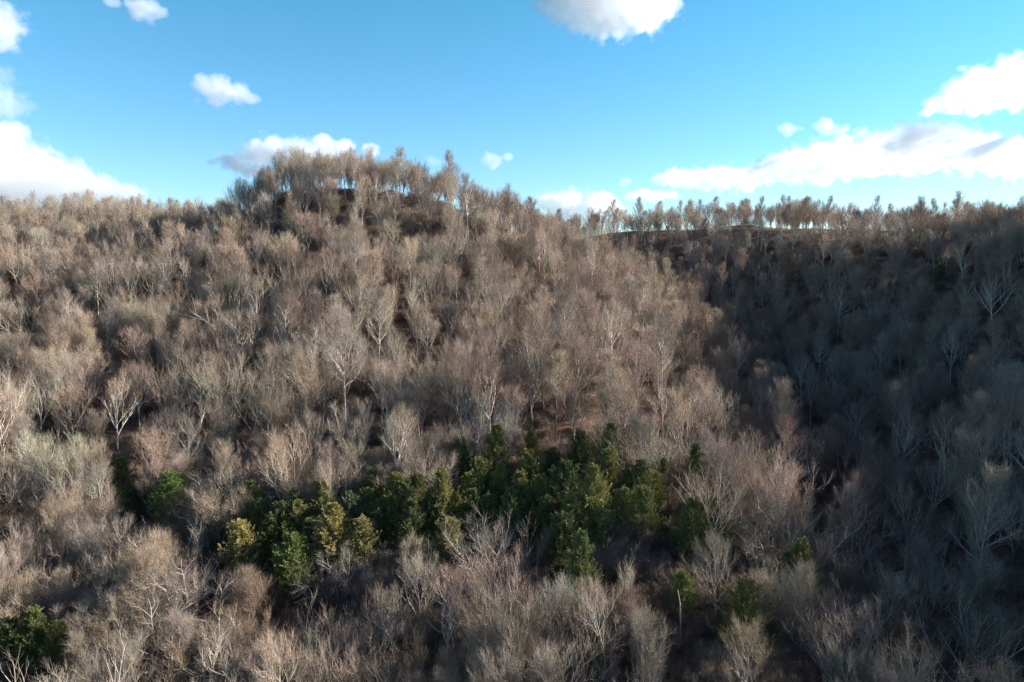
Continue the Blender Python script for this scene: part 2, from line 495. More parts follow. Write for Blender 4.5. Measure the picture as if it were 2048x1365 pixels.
# cedars: (u, v of the top, height, variant, width factor, hue)
GREENS = dict(green=(0.168, 0.188, 0.066), deep=(0.122, 0.146, 0.058), olive=(0.245, 0.230, 0.080), gold=(0.330, 0.272, 0.108), blue=(0.150, 0.190, 0.098))
cedar_list = [
    (335,950,9,1,1.15,'green'),(500,968,10,0,1.0,'green'),(585,980,10,2,1.0,'deep'),(640,958,10,0,1.0,'green'),(662,1008,11,4,1.25,'gold'),
    (702,998,8,3,1.05,'blue'),(722,1042,8,1,1.05,'gold'),(475,1055,8,3,1.05,'gold'),(582,1076,9.5,1,1.15,'green'),(538,1032,8,0,1.0,'deep'),
    (745,942,8,1,1.0,'deep'),(792,952,9,0,1.05,'olive'),(733,990,7,3,0.9,'olive'),(884,940,12,4,1.0,'olive'),(855,985,9,2,1.0,'deep'),
    (780,992,7,3,1.0,'olive'),(765,1005,8,1,1.0,'deep'),(822,1002,9,0,1.0,'deep'),(916,985,8,2,0.9,'green'),(902,1045,8,3,1.1,'olive'),
    (920,882,9,1,1.0,'deep'),(992,850,12,4,1.1,'olive'),(962,925,8,3,1.0,'green'),(1002,925,9,2,1.0,'olive'),(1038,945,9,0,1.0,'olive'),
    (1066,858,9.5,2,1.0,'green'),(1056,908,10,1,0.95,'olive'),(1132,930,10,1,1.1,'deep'),(1188,936,13,4,1.05,'olive'),(1145,992,10,0,1.05,'olive'),
    (1092,1000,7,3,0.9,'green'),(1158,1062,12,2,1.0,'green'),(1122,1040,9,3,1.0,'deep'),(1222,848,12,4,0.9,'green'),(1160,868,9,1,1.0,'deep'),
    (1282,920,9.5,0,1.1,'green'),(1326,918,7,2,0.9,'green'),(1292,985,8,3,0.95,'green'),(1252,945,8,0,0.9,'deep'),(1312,952,6.5,3,0.9,'olive'),
    (1388,888,9,2,0.9,'green'),(1388,1005,9,1,1.0,'green'),(1428,1008,8,3,1.0,'deep'),(1602,1080,11,4,1.05,'olive'),(1580,1118,9,1,1.0,'deep'),
    (1490,1168,10,1,1.05,'olive'),(682,798,7,2,1.0,'deep'),(240,922,6,3,1.0,'deep'),(62,1222,9,0,1.0,'green'),(20,1250,8,1,1.0,'deep'),
    (112,1262,6.5,3,1.0,'olive'),(690,1035,7,3,1.0,'green'),(810,965,8,1,1.0,'green'),(600,1012,8,3,1.0,'olive'),(945,985,7.5,1,1.0,'green'),(975,1000,7,3,1.0,'deep'),(1022,985,8,1,1.0,'green'),(1080,960,8,3,1.0,'olive'),(1110,965,8,1,1.0,'green'),(1165,1000,8,3,1.0,'green'),(1215,905,8.5,1,1.0,'olive'),(1245,985,7,3,1.0,'green'),(840,955,7.5,3,1.0,'green'),(515,1010,8,3,1.0,'green'),(1105,905,8,3,0.9,'deep'),(940,950,8,1,1.0,'olive'),(1186,1300,5,3,0.9,'green'),(258,975,5.5,3,1.1,'deep'),(1932,560,9,0,1.1,'deep'),(1880,532,9,1,1.0,'deep'),
    (1990,640,10,2,1.1,'deep'),(1364,1152,6,3,0.8,'green'),(880,1000,8,0,1.0,'deep'),(620,1040,8,0,1.0,'deep'),(560,1010,9,1,1.0,'deep'),
]
cedar_objs = []
rg = np.random.default_rng(21)
for (u, v, h, k, wf, hue) in cedar_list:
    xy = place_by_top(u, v, h)
    if xy is None: continue
    cd = CEDARS[k]
    sz = h / cd['h']
    sxy = (0.5 * sz + 0.5) * wf
    e = plant('cedar_tree', [('trunk', cd['trunk']), ('crown', cd['crown'])], xy[0], xy[1], rg.uniform(0, 6.28), (sxy, sxy, sz),
              dict(leaf_tint=vary(GREENS[hue], rg, 0.08, 0.04), bark_tint=(0.16, 0.11, 0.085)))
    cedar_objs.append((e, u, v, h, hue))
    taken.append((xy[0], xy[1], 2.6))

# bare trees with a look of their own: (u, v of the top, height, form, index, twig, bark, rotation)
special = [
    (110,852,17,'vase',0,'grey','pale'),(42,822,17,'poplar',0,'grey','pale'),(790,800,17,'oval',0,'tan','pale'),(570,845,17,'vase',1,'tan','pale'),
    (745,1092,9,'fan',0,'pink','grey'),(655,1088,9.5,'gnarl',0,'grey','grey'),(375,1085,12,'gnarl',1,'grey','pale'),(115,1062,11,'gnarl',0,'grey','grey'),
    (275,1050,14,'broom',0,'straw','grey'),(370,1012,12,'fan',1,'grey','grey'),(210,1025,13,'sparse',0,'grey','grey'),(835,1062,11,'dome',1,'straw','grey'),
    (890,1128,15,'oval',1,'pink','pale'),(1065,1010,12,'fan',1,'grey','grey'),(1690,1252,13,'dome',2,'grey','grey'),(1655,1172,13,'dome',3,'grey','grey'),
    (1500,1242,12,'dome',1,'tan','grey'),(1560,880,16,'dome',3,'tan','grey'),(1440,905,16,'dome',2,'pink','grey'),(1370,755,18,'oval',1,'tan','grey'),
    (1255,748,17,'oval',0,'tan','grey'),(1955,770,21,'poplar',1,'grey','grey'),(2035,735,21,'poplar',0,'grey','grey'),(1440,1060,13,'dome',0,'grey','grey'),
    (1545,1110,10,'gnarl',1,'grey','grey'),(930,685,17,'sparse',0,'tan','grey'),(385,630,15,'dome',1,'tan','grey'),(280,600,15,'dome',3,'straw','grey'),
    (110,490,18,'vase',0,'grey','grey'),(600,292,22,'sparse',0,'grey','brown'),(230,385,22,'vase',1,'grey','grey'),(620,640,18,'oval',0,'grey','pale'),
    (480,1130,11,'broom',0,'straw','grey'),(290,1180,12,'gnarl',1,'straw','grey'),(430,1215,11,'gnarl',0,'tan','pale'),(1220,1140,14,'sparse',0,'pink','grey'),
]
cand = []    # every bare tree: x, y, variant, scale, rz, twig, bark
rg = np.random.default_rng(33)
for (u, v, h, nm, k, tw, bk) in special:
    xy = place_by_top(u, v, h)
    if xy is None: continue
    vi = FORM[nm][k % len(FORM[nm])]
    s = h / TREES[vi]['h']
    cand.append((xy[0], xy[1], vi, s, rg.uniform(0, 6.28), tw, bk, True, 1.0))
    taken.append((xy[0], xy[1], 3.0))

def vnoise(x, y, wl, seed):
    r = np.random.default_rng(seed)
    o = np.zeros_like(x)
    for k in range(6):
        a = r.uniform(0, 6.28); w = 6.283 / (wl * r.uniform(0.7, 1.5))
        o += np.sin(w * (x * math.cos(a) + y * math.sin(a)) + r.uniform(0, 6.28))
    return o / 6 ** 0.5

CELL = 6.7
xs = np.arange(-300, 330, CELL); ys = np.arange(44, 470, CELL)
XX, YY = np.meshgrid(xs, ys)
XX = XX + rg.uniform(-0.48, 0.48, XX.shape) * CELL; YY = YY + rg.uniform(-0.48, 0.48, YY.shape) * CELL
X, Y = XX.ravel(), YY.ravel()
keep = np.abs(X) < 0.83 * Y + 95
X, Y = X[keep], Y[keep]
Z = height(X, Y)
dens = 0.86 + 0.10 * vnoise(X, Y, 45, 1)
md = meadow(X, Y)
dens = np.where(md > 0.3, 0.10, dens)
dens = np.where(Y < 60, 0.7, dens)
for cx0, cy0, r0 in ((-36, 244, 7), (-15, 140, 7), (-228, 290, 24), (-60, 205, 9), (-25, 180, 8)):     # thin spots where the leaf litter shows
    dens = np.where((X - cx0) ** 2 + ((Y - cy0) * 0.8) ** 2 < r0 ** 2, dens * 0.42, dens)
keep = rg.uniform(0, 1, len(X)) < dens
tk = np.array(taken)
dd = np.hypot(X[:, None] - tk[None, :, 0], Y[:, None] - tk[None, :, 1])
keep &= (dd > tk[None, :, 2]).all(1)
# trees whose foot lies well behind a crest are thinner on the ground
sl = np.zeros(len(X)) - 9.0
for q_ in np.linspace(0.15, 0.985, 60):
    sl = np.maximum(sl, height(X * q_, Y * q_) / (Y * q_))
behind = sl * Y - Z
keep &= ~((behind > 3.0) & (rg.uniform(0, 1, len(X)) > 0.16))
keep &= ~((np.abs(behind) < 3.0) & (Z > 0) & (rg.uniform(0, 1, len(X)) > 0.72))
# the cedars stand in the open: few bare trees close in front of them
Us = 1024 + F * X / (Y * cp - Z * sp)
for e_, cu, cv, ch, _h in cedar_objs:
    cx, cyy = e_.location.x, e_.location.y
    w_ = (2.5 + 3.5) * F / Y
    inway = (Y < cyy) & (Y > cyy - (26 if cu > 1350 else 17)) & (np.abs(Us - cu) < w_)
    keep &= ~(inway & (rg.uniform(0, 1, len(X)) > 0.45))
X, Y, Z = X[keep], Y[keep], Z[keep]
pinkn = vnoise(X, Y, 60, 5); straw_n = vnoise(X, Y, 38, 6); popn = vnoise(X, Y, 70, 8)
for x, y, z, pn, sn, pp in zip(X, Y, Z, pinkn, straw_n, popn):
    right = x > 38 + 0.03 * y
    fore = y < 118
    near = fore and not right
    crest = z > -4
    r = rg.uniform()
    if near:
        nm = rg.choice(['dome', 'vase', 'fan', 'gnarl', 'sparse', 'broom', 'oval'], p=[.22, .14, .16, .14, .10, .16, .08])
        s = rg.uniform(0.62, 0.95)
    elif right:
        nm = rg.choice(['dome', 'poplar', 'oval', 'vase', 'sparse', 'tall', 'gnarl'], p=[.30, .16, .16, .12, .10, .12, .04])
        s = rg.uniform(0.80, 1.15)
    elif crest:
        nm = rg.choice(['dome', 'oval', 'poplar', 'vase', 'sparse', 'tall'], p=[.22, .20, .06, .10, .12, .30])
        s = rg.uniform(0.88, 1.22)
    else:
        nm = rg.choice(['dome', 'oval', 'poplar', 'vase', 'sparse', 'fan', 'tall'], p=[.38, .18, .06, .14, .08, .06, .10])
        s = rg.uniform(0.85, 1.22)
    if rg.uniform() < 0.14: s *= rg.uniform(0.5, 0.75)
    vi = int(rg.choice(FORM[nm]))
    q = pn + rg.normal(0, 0.8)
    tw = 'pink' if q > 0.45 else 'grey' if q < -0.9 else 'tan'
    if sn + rg.normal(0, 0.7) > 1.3: tw = 'straw'
    if near and rg.uniform() < 0.6: tw = 'grey'
    if rg.uniform() < 0.05: tw = 'russet'
    bk = 'pale' if rg.uniform() < (0.42 if nm in ('poplar', 'vase', 'sparse', 'tall') else 0.22) else 'grey' if rg.uniform() < 0.6 else 'brown'
    if near and rg.uniform() < 0.2: bk = 'pale'
    cand.append((x, y, vi, s, rg.uniform(0, 6.28), tw, bk, False, 1.0))

# slender trees standing close along the crests
cx_, cy_ = rg.uniform(-280, 280, 9000), rg.uniform(215, 420, 9000)
cz_ = height(cx_, cy_)
sl = np.zeros(len(cx_)) - 9.0
for q_ in np.linspace(0.3, 0.98, 50):
    sl = np.maximum(sl, height(cx_ * q_, cy_ * q_) / (cy_ * q_))
ahead = height(cx_ * 1.07, cy_ * 1.07) / (cy_ * 1.07) - cz_ / cy_
on_crest = (sl * cy_ - cz_ < 1.0) & (ahead < 0.004) & (np.abs(cx_) < 0.8 * cy_) & (cz_ > -14)
cx_, cy_ = cx_[on_crest], cy_[on_crest]
got = []
for x, y in zip(cx_, cy_):
    gap = 3.2 + 2.0 * abs(math.sin(x * 0.05) + math.sin(x * 0.021 + 1.3))
    if x > 20 and math.sin(x * 0.11 + 0.7) + math.sin(x * 0.043) < -0.55: continue
    if all((x - a) ** 2 + (y - b) ** 2 > gap ** 2 for a, b in got):
        got.append((x, y))
        nm = rg.choice(['tall', 'oval', 'sparse', 'dome', 'vase'], p=[.20, .14, .34, .10, .22])
        cand.append((x, y, int(rg.choice(FORM[nm])), rg.uniform(0.55, 1.2) * (0.85 if x > 20 else 1.0), rg.uniform(0, 6.28), rg.choice(['tan', 'grey', 'pink', 'dark'], p=[.15, .45, .0, .40] if x > 20 else [.35, .45, .0, .20]),  # right crest gets more dark twigs: backlit look put into the colour
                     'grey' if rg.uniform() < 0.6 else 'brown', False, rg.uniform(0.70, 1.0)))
print('crest trees', len(got))
# small tangled trees filling the front of the wood
fx, fy = rg.uniform(-72, 46, 2200), rg.uniform(60, 114, 2200)
got = [(c[0], c[1]) for c in cand if c[1] < 125]
n0 = len(got)
for x, y in zip(fx, fy):
    if abs(x) > 0.8 * y + 6 or (np.hypot(tk[:, 0] - x, tk[:, 1] - y) < 3.2).any(): continue
    uu = 1024 + F * x / (y * cp + 45 * sp)
    if any(y < e_.location.y and y > e_.location.y - (22 if cu > 1350 else 13) and abs(uu - cu) < (70 if cu > 1350 else 44) for e_, cu, cv, ch, _h in cedar_objs): continue
    if all((x - a) ** 2 + (y - b) ** 2 > 2.7 ** 2 for a, b in got):
        got.append((x, y))
        nm = rg.choice(['gnarl', 'broom', 'dome', 'fan', 'vase'], p=[.28, .28, .2, .12, .12])
        cand.append((x, y, int(rg.choice(FORM[nm])), rg.uniform(0.50, 0.88), rg.uniform(0, 6.28), rg.choice(['tan', 'straw', 'grey', 'pink'], p=[.3, .2, .42, .08]),
                     rg.choice(['grey', 'pale', 'brown'], p=[.6, .2, .2]), False, rg.uniform(0.9, 1.15)))
print('front trees', len(got) - n0)

# which of them show largest: the 300 nearest whose crown is in the frame become things
def shown(x, y, h):
    z = float(height(np.array([x]), np.array([y]))[0])
    u, v, f = project((x, y, z + 0.7 * h))
    return f > 0 and -30 < u < 2078 and -10 < v < 1385, u, v, f
rows = []
for c in cand:
    h = TREES[c[2]]['h'] * c[3]
    ok, u, v, f = shown(c[0], c[1], h)
    rows.append((0 if not ok else (9 if c[7] else 1) * h / f, u, v, f, h))
order = sorted(range(len(cand)), key=lambda i: -rows[i][0])
N_IND = 300
ind = [i for i in order[:N_IND] if rows[i][0] > 0]
rest = [i for i in range(len(cand)) if i not in set(ind)]
print('bare trees', len(cand), 'individual', len(ind), 'depth of last', rows[ind[-1]][3])

rg = np.random.default_rng(55)
tree_objs = []
for i in ind:
    x, y, vi, s, rz, tw, bk, sp_, wf = cand[i]
    t = TREES[vi]
    e = plant('bare_tree', [('trunk', t['trunk']), ('crown', t['crown'])], x, y, rz, (s * wf * rg.uniform(0.92, 1.08), s * wf * rg.uniform(0.92, 1.08), s),
              dict(twig_tint=vary(TWIG[tw], rg, 0.10, 0.03), bark_tint=vary(BARK[bk], rg, 0.12, 0.03)), (rg.normal(0, 0.035), rg.normal(0, 0.035)))
    tree_objs.append((e, i))

# the far wood: one object; its points carry copies of the same tree shapes
def scatter_object(name, pts, variants, props, label, cat):
    """pts: rows x, y, z, variant, rz, sx, sz ; props: {name: Nx3 colours}; variants: list of lists of source objects"""
    n = len(pts)
    me = bpy.data.meshes.new(name)
    me.vertices.add(n)
    me.vertices.foreach_set('co', pts[:, :3].astype(np.float32).ravel())
    for nm, colm, typ in (('variant', pts[:, 3].astype(np.int32), 'INT'), ('turn', pts[:, 4].astype(np.float32), 'FLOAT')):
        a = me.attributes.new(nm, typ, 'POINT'); a.data.foreach_set('value', colm)
    a = me.attributes.new('size', 'FLOAT_VECTOR', 'POINT')
    a.data.foreach_set('vector', pts[:, [5, 5, 6]].astype(np.float32).ravel())
    for nm, c in props.items():
        a = me.attributes.new(nm, 'FLOAT_COLOR', 'POINT')
        a.data.foreach_set('color', np.hstack([c, np.ones((n, 1))]).astype(np.float32).ravel())
    o = link(name, me)
    tag(o, label, cat, kind='stuff')
    ng = bpy.data.node_groups.new(name, 'GeometryNodeTree')
    ng.interface.new_socket('Geometry', in_out='INPUT', socket_type='NodeSocketGeometry')
    ng.interface.new_socket('Geometry', in_out='OUTPUT', socket_type='NodeSocketGeometry')
    N, L = ng.nodes, ng.links
    gi = N.new('NodeGroupInput'); go = N.new('NodeGroupOutput')
    def attr(nm, typ):
        a = N.new('GeometryNodeInputNamedAttribute'); a.data_type = typ
        a.inputs['Name'].default_value = nm
        return next(s for s in a.outputs if s.enabled and s.name == 'Attribute')
    var = attr('variant', 'INT'); turn = attr('turn', 'FLOAT'); size = attr('size', 'FLOAT_VECTOR')
    cmb = N.new('ShaderNodeCombineXYZ'); L.new(turn, cmb.inputs['Z'])
    join = N.new('GeometryNodeJoinGeometry')
    for k, srcs in enumerate(variants):
        j = N.new('GeometryNodeJoinGeometry')
        for s_ in srcs:
            oi = N.new('GeometryNodeObjectInfo'); oi.transform_space = 'ORIGINAL'
            oi.inputs['Object'].default_value = s_
            oi.inputs['As Instance'].default_value = False
            L.new(oi.outputs['Geometry'], j.inputs[0])
        g2i = N.new('GeometryNodeGeometryToInstance'); L.new(j.outputs[0], g2i.inputs[0])
        cmp_ = N.new('FunctionNodeCompare'); cmp_.data_type = 'INT'; cmp_.operation = 'EQUAL'
        ins = [s for s in cmp_.inputs if s.enabled]
        L.new(var, ins[0]); ins[1].default_value = k
        iop = N.new('GeometryNodeInstanceOnPoints')
        L.new(gi.outputs[0], iop.inputs['Points']); L.new(g2i.outputs[0], iop.inputs['Instance'])
        L.new(next(s for s in cmp_.outputs if s.enabled), iop.inputs['Selection'])
        L.new(cmb.outputs[0], iop.inputs['Rotation']); L.new(size, iop.inputs['Scale'])
        L.new(iop.outputs[0], join.inputs[0])
    L.new(join.outputs[0], go.inputs[0])
    md_ = o.modifiers.new('scatter', 'NODES'); md_.node_group = ng
    return o

src = {}
for e, i in tree_objs:
    src.setdefault(cand[i][2], list(e.children))
variants = [src.get(k, src[0]) for k in range(len(TREES))]
pts, tws, bks = [], [], []
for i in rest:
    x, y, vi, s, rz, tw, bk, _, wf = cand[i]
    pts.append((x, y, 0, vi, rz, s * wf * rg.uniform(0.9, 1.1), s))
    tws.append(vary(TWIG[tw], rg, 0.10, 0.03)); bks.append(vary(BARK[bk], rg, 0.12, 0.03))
pts = np.array(pts); pts[:, 2] = height(pts[:, 0], pts[:, 1])
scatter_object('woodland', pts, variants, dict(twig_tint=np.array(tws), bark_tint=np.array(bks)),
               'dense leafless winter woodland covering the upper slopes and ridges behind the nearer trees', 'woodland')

# shrubs: the nearest as things, the thicket under the trees as one object
shrub_objs = []
sx = rg.uniform(-75, 75, 400); sy = rg.uniform(66, 120, 400)
for x, y in zip(sx, sy):
    if len(shrub_objs) >= 30: break
    ok, u, v, f = shown(x, y, 2.5)
    if not ok or v < 1050 or (np.hypot(tk[:, 0] - x, tk[:, 1] - y) < 2.5).any(): continue
    k = len(shrub_objs) % 4
    e = plant('shrub', [('stems', SHRUBS[k][0]), ('crown', SHRUBS[k][1])], x, y, rg.uniform(0, 6.28), rg.uniform(0.8, 1.3),
              dict(twig_tint=vary(TWIG['straw' if k % 2 else 'tan'], rg, 0.12, 0.04), bark_tint=vary(BARK['brown'], rg)))
    shrub_objs.append((e, u, v, f))
n = 8500
ux = rg.uniform(-1, 1, n); uy = 44 + 300 * rg.uniform(0, 1, n) ** 1.25
ux = ux * (0.83 * uy + 30)
k = vnoise(ux, uy, 26, 12) + rg.normal(0, 0.5, n)
thin = (k > np.where(uy < 125, -0.9, np.where(uy > 215, -1.2, -0.3))) & (meadow(ux, uy) < 0.3)
ux, uy = ux[thin], uy[thin]
n = len(ux)
sc_ = rg.uniform(0.55, 1.15, n)
pts = np.stack([ux, uy, height(ux, uy), rg.integers(0, 4, n), rg.uniform(0, 6.28, n), sc_ * rg.uniform(0.9, 1.4, n), sc_], 1)
tws = np.array([vary(TWIG[rg.choice(['tan', 'straw', 'russet', 'dark', 'pink'])], rg, 0.15, 0.04) for _ in range(n)])
bks = np.array([vary(BARK['brown'], rg) for _ in range(n)])
scatter_object('undergrowth', pts, [list(shrub_objs[k][0].children) for k in range(4)], dict(twig_tint=tws, bark_tint=bks),
               'tangled brown brush and saplings filling the ground between the bare trees', 'undergrowth')
print('undergrowth', n)

# ------------------------------------------------------------------ dead wood
M_DEAD = bark_mat('dead_wood', 'wood_tint')
def dead_wood(seed, length, r0, upright, n_br, bend):
    rg = np.random.default_rng(seed)
    d0 = np.array([[0.0, 0, 1.0]]) if upright else np.array([[1.0, 0, 0.05]])
    st = np.array([[0, 0, -0.5]]) if upright else np.array([[-length / 2, 0, r0 * 0.7]])
    p0, q0 = grow(rg, st, d0, np.array([length]), np.array([r0]), 10, bend, 0.0, 0.35)
    if not upright: p0[0, :, 2] = np.maximum(p0[0, :, 2], r0 * 0.4)
    T = Bag(); T.add(*tubes(p0, q0, 8))
    end = p0[0, -1] + nrm(p0[0, -1] - p0[0, -2]) * 0.25       # splintered tip
    tip = np.stack([p0[0, -1], p0[0, -1] * 0.5 + end * 0.5, end])[None]
    T.add(*tubes(tip, np.array([[q0[0, -1], q0[0, -1] * 0.6, 0.005]]), 5))
    trunk = T.mesh('trunk', M_DEAD)
    B = []
    if n_br:
        pos, d, par, t, pr = spawn(rg, p0, q0, n_br, 0.4, 1.0, 48, 12)
        if not upright: d[:, 2] = np.abs(d[:, 2]) * 0.7
        for k in range(n_br):
            p1, q1 = grow(rg, pos[k:k + 1], d[k:k + 1], np.array([length * rg.uniform(0.14, 0.36)]), pr[k:k + 1] * 0.6, 5, 0.16, 0.0, 0.25)
            b = Bag(); b.add(*tubes(p1, q1, 6))
            p2_, d2_, _, _, r2_ = spawn(rg, p1, q1, 5, 0.3, 1.0, 40, 12)
            b.add(*tubes(*grow(rg, p2_, d2_, rg.uniform(0.5, 1.4, 5), r2_ * 0.6, 3, 0.15, 0.0, 0.3), 4))
            B.append(b.mesh('branch', M_DEAD))
    return trunk, B

def place_ground(u, v):
    xy = place_by_top(u, v, 0.3)
    return xy
def lay(name, u, v, seed, length, r0, upright, n_br, bend, rz, tint, label, cat, tilt=(0, 0), group=None):
    x, y = place_by_top(u, v, length * 0.98 if upright else 0.4)
    tr, br = dead_wood(seed, length, r0, upright, n_br, bend)
    e = bpy.data.objects.new(name, None); col.objects.link(e)
    z = float(height(np.array([x]), np.array([y]))[0])
    e.location = (x, y, z)
    gxs = float(height(np.array([x + 2 * math.cos(rz)]), np.array([y + 2 * math.sin(rz)]))[0] - z) / 2
    e.rotation_euler = (tilt[0], tilt[1] - (0 if upright else math.atan(gxs)), rz)
    for nm, me in [('trunk', tr)] + [('branch', b) for b in br]:
        c = link(nm, me, e); c['wood_tint'] = list(tint)
    tag(e, label, cat, group)
    return e
PALEW = (0.56, 0.49, 0.40); GREYW = (0.40, 0.36, 0.31)
lay('dead_snag', 1365, 1180, 1, 7.5, 0.14, True, 0, 0.05, 0.3, PALEW, 'bare pale dead trunk without branches standing before the dark gap right of the cedars', 'dead tree', (0.06, 0.05))
lay('dead_snag', 770, 1290, 2, 6.0, 0.13, True, 2, 0.05, 1.3, GREYW, 'broken grey dead trunk with two stubs among brush at the bottom, middle of the picture', 'dead tree', (0.1, -0.06))
lay('dead_snag', 190, 1150, 3, 7.0, 0.15, True, 2, 0.06, 2.3, PALEW, 'split pale dead trunk standing in brush low on the left', 'dead tree', (0.05, 0.07))
lay('fallen_tree', 655, 1190, 4, 9.0, 0.16, False, 5, 0.10, 0.15, PALEW, 'pale fallen tree with forked branches lying below the green cedars', 'fallen tree')
lay('fallen_tree', 880, 1020, 5, 8.0, 0.13, False, 3, 0.06, 2.7, GREYW, 'grey fallen tree half hidden in the shade between two olive cedars', 'fallen tree')
lay('fallen_tree', 230, 975, 6, 11.0, 0.15, False, 5, 0.05, 2.75, PALEW, 'long pale fallen tree lying left of the cedar stand', 'fallen tree')
lay('fallen_tree', 955, 1250, 7, 8.0, 0.14, False, 3, 0.08, 0.5, GREYW, 'grey fallen trunk lying on brown ground low in the middle', 'fallen tree')
lay('fallen_tree', 1130, 1215, 8, 7.0, 0.12, False, 3, 0.08, 2.2, PALEW, 'short pale fallen trunk lying right of the middle in the front brush', 'fallen tree')
lay('fallen_tree', 510, 1185, 9, 7.5, 0.12, False, 4, 0.10, 2.9, GREYW, 'grey fallen tree with many branches lying before the golden cedar', 'fallen tree')
lay('fallen_tree', 870, 838, 10, 9.0, 0.14, False, 2, 0.04, 0.1, GREYW, 'fallen trunk lying across the small clearing above the cedars', 'fallen tree')

# ------------------------------------------------------------------ labels
ORD = ['first', 'second', 'third', 'fourth', 'fifth', 'sixth', 'seventh', 'eighth', 'ninth', 'tenth', 'eleventh', 'twelfth', 'thirteenth', 'fourteenth', 'fifteenth']
NUM = ['', 'one', 'two', 'three', 'four', 'five', 'six', 'seven', 'eight', 'nine', 'ten', 'eleven', 'twelve', 'thirteen', 'fourteen', 'fifteen']
def label_all(items, sing, plur, cat, group):
    """items: (object, look, where, u). Things alike in look and place are told apart by their order from the left."""
    by = {}
    for o, look, where, u in items: by.setdefault((look, where), []).append((u, o))
    for (look, where), v in by.items():
        v.sort(key=lambda q: q[0])
        n = len(v)
        for i, (u, o) in enumerate(v):
            if n == 1: lab = f'{look} {sing} {where}'
            elif i == 0: lab = f'leftmost of {NUM[n] if n < 16 else "many"} {look} {plur} {where}'
            elif i == n - 1: lab = f'rightmost of {NUM[n] if n < 16 else "many"} {look} {plur} {where}'
            else: lab = f'{ORD[min(i, 14)]} from left of {NUM[n] if n < 16 else "many"} {look} {plur} {where}'
            tag(o, lab, cat, group)
def where_of(x, y, u, v):
    if x > 36 + 0.045 * y and y > 66: return 'low in shaded valley' if v > 980 else 'high in shaded valley'
    if v > 1165:
        return ('at the bottom edge, far left' if u < 330 else 'at the bottom edge, left' if u < 660 else 'at the bottom edge, middle' if u < 1060 else 'at the bottom edge, right')
    if u < 420: return 'above left of the cedars' if v < 960 else 'left of the cedars'
    if v > 985: return 'just below the cedars' if u < 1250 else 'right of the cedars'
    if u > 1330: return 'above right of the cedars'
    return 'above the left cedars' if u < 760 else 'above the right cedars'
LOOK_T = dict(tan='tan', pink='pinkish', grey='greyish', straw='straw', russet='reddish', dark='dark')
LOOK_F = dict(dome='round crowned', oval='narrow crowned', poplar='tall straight', vase='many stemmed', fan='low fanned', gnarl='crooked', sparse='thin', broom='bushy', tall='high crowned')
items = []
for e, i in tree_objs:
    c = cand[i]
    ok, u, v, f, h = (True,) + rows[i][1:]
    pale = c[6] == 'pale'
    items.append((e, f'{LOOK_T[c[5]]} {LOOK_F[TREES[c[2]]["name"]]}' + (' white trunked' if pale else ''), where_of(c[0], c[1], u, v), u))
label_all(items, 'tree', 'trees', 'tree', 'bare trees of the nearer wood')
LOOK_C = dict(green='green', deep='dark green', olive='olive green', gold='golden green', blue='bluish green')
items = []
for e, u, v, h, hue in cedar_objs:
    big = 'tall' if h >= 10 else 'small' if h < 7.5 else 'middling'
    if u > 1800: w = 'on the shaded right slope'
    elif v > 1130 and u > 1200: w = 'among bare trees low right'
    elif v > 1150: w = 'at the bottom left edge'
    elif u < 420: w = 'left of the stand'
    elif v < 830: w = 'alone on the slope above the stand'
    elif u < 830: w = 'in the left of the stand'
    elif u < 1080: w = 'in the middle of the stand'
    elif u < 1350: w = 'in the right of the stand'
    else: w = 'in the brush right of the stand'
    items.append((e, f'{big} {LOOK_C[hue]}', w, u))
label_all(items, 'cedar', 'cedars', 'cedar', 'evergreen cedars')
items = [(e, 'straw' if k % 2 else 'tan', 'low on the left' if u < 500 else 'low in the middle' if u < 1100 else 'low on the right', u) for k, (e, u, v, f) in enumerate(shrub_objs)]
label_all(items, 'tangled shrub', 'tangled shrubs', 'shrub', 'shrubs under the nearest trees')

# ------------------------------------------------------------------ clouds
def cloud_mat(name, dens):
    m = bpy.data.materials.new(name)
    m.use_nodes = True
    nt = m.node_tree
    nt.nodes.remove(nt.nodes['Principled BSDF'])
    pv = nt.nodes.new('ShaderNodeVolumePrincipled')
    pv.inputs['Color'].default_value = (0.98, 0.98, 0.982, 1)
    pv.inputs['Anisotropy'].default_value = 0.35
    pv.inputs['Density'].default_value = dens
    pv.inputs['Density Attribute'].default_value = 'density'
    nt.links.new(pv.outputs[0], nt.nodes['Material Output'].inputs['Volume'])
    return m

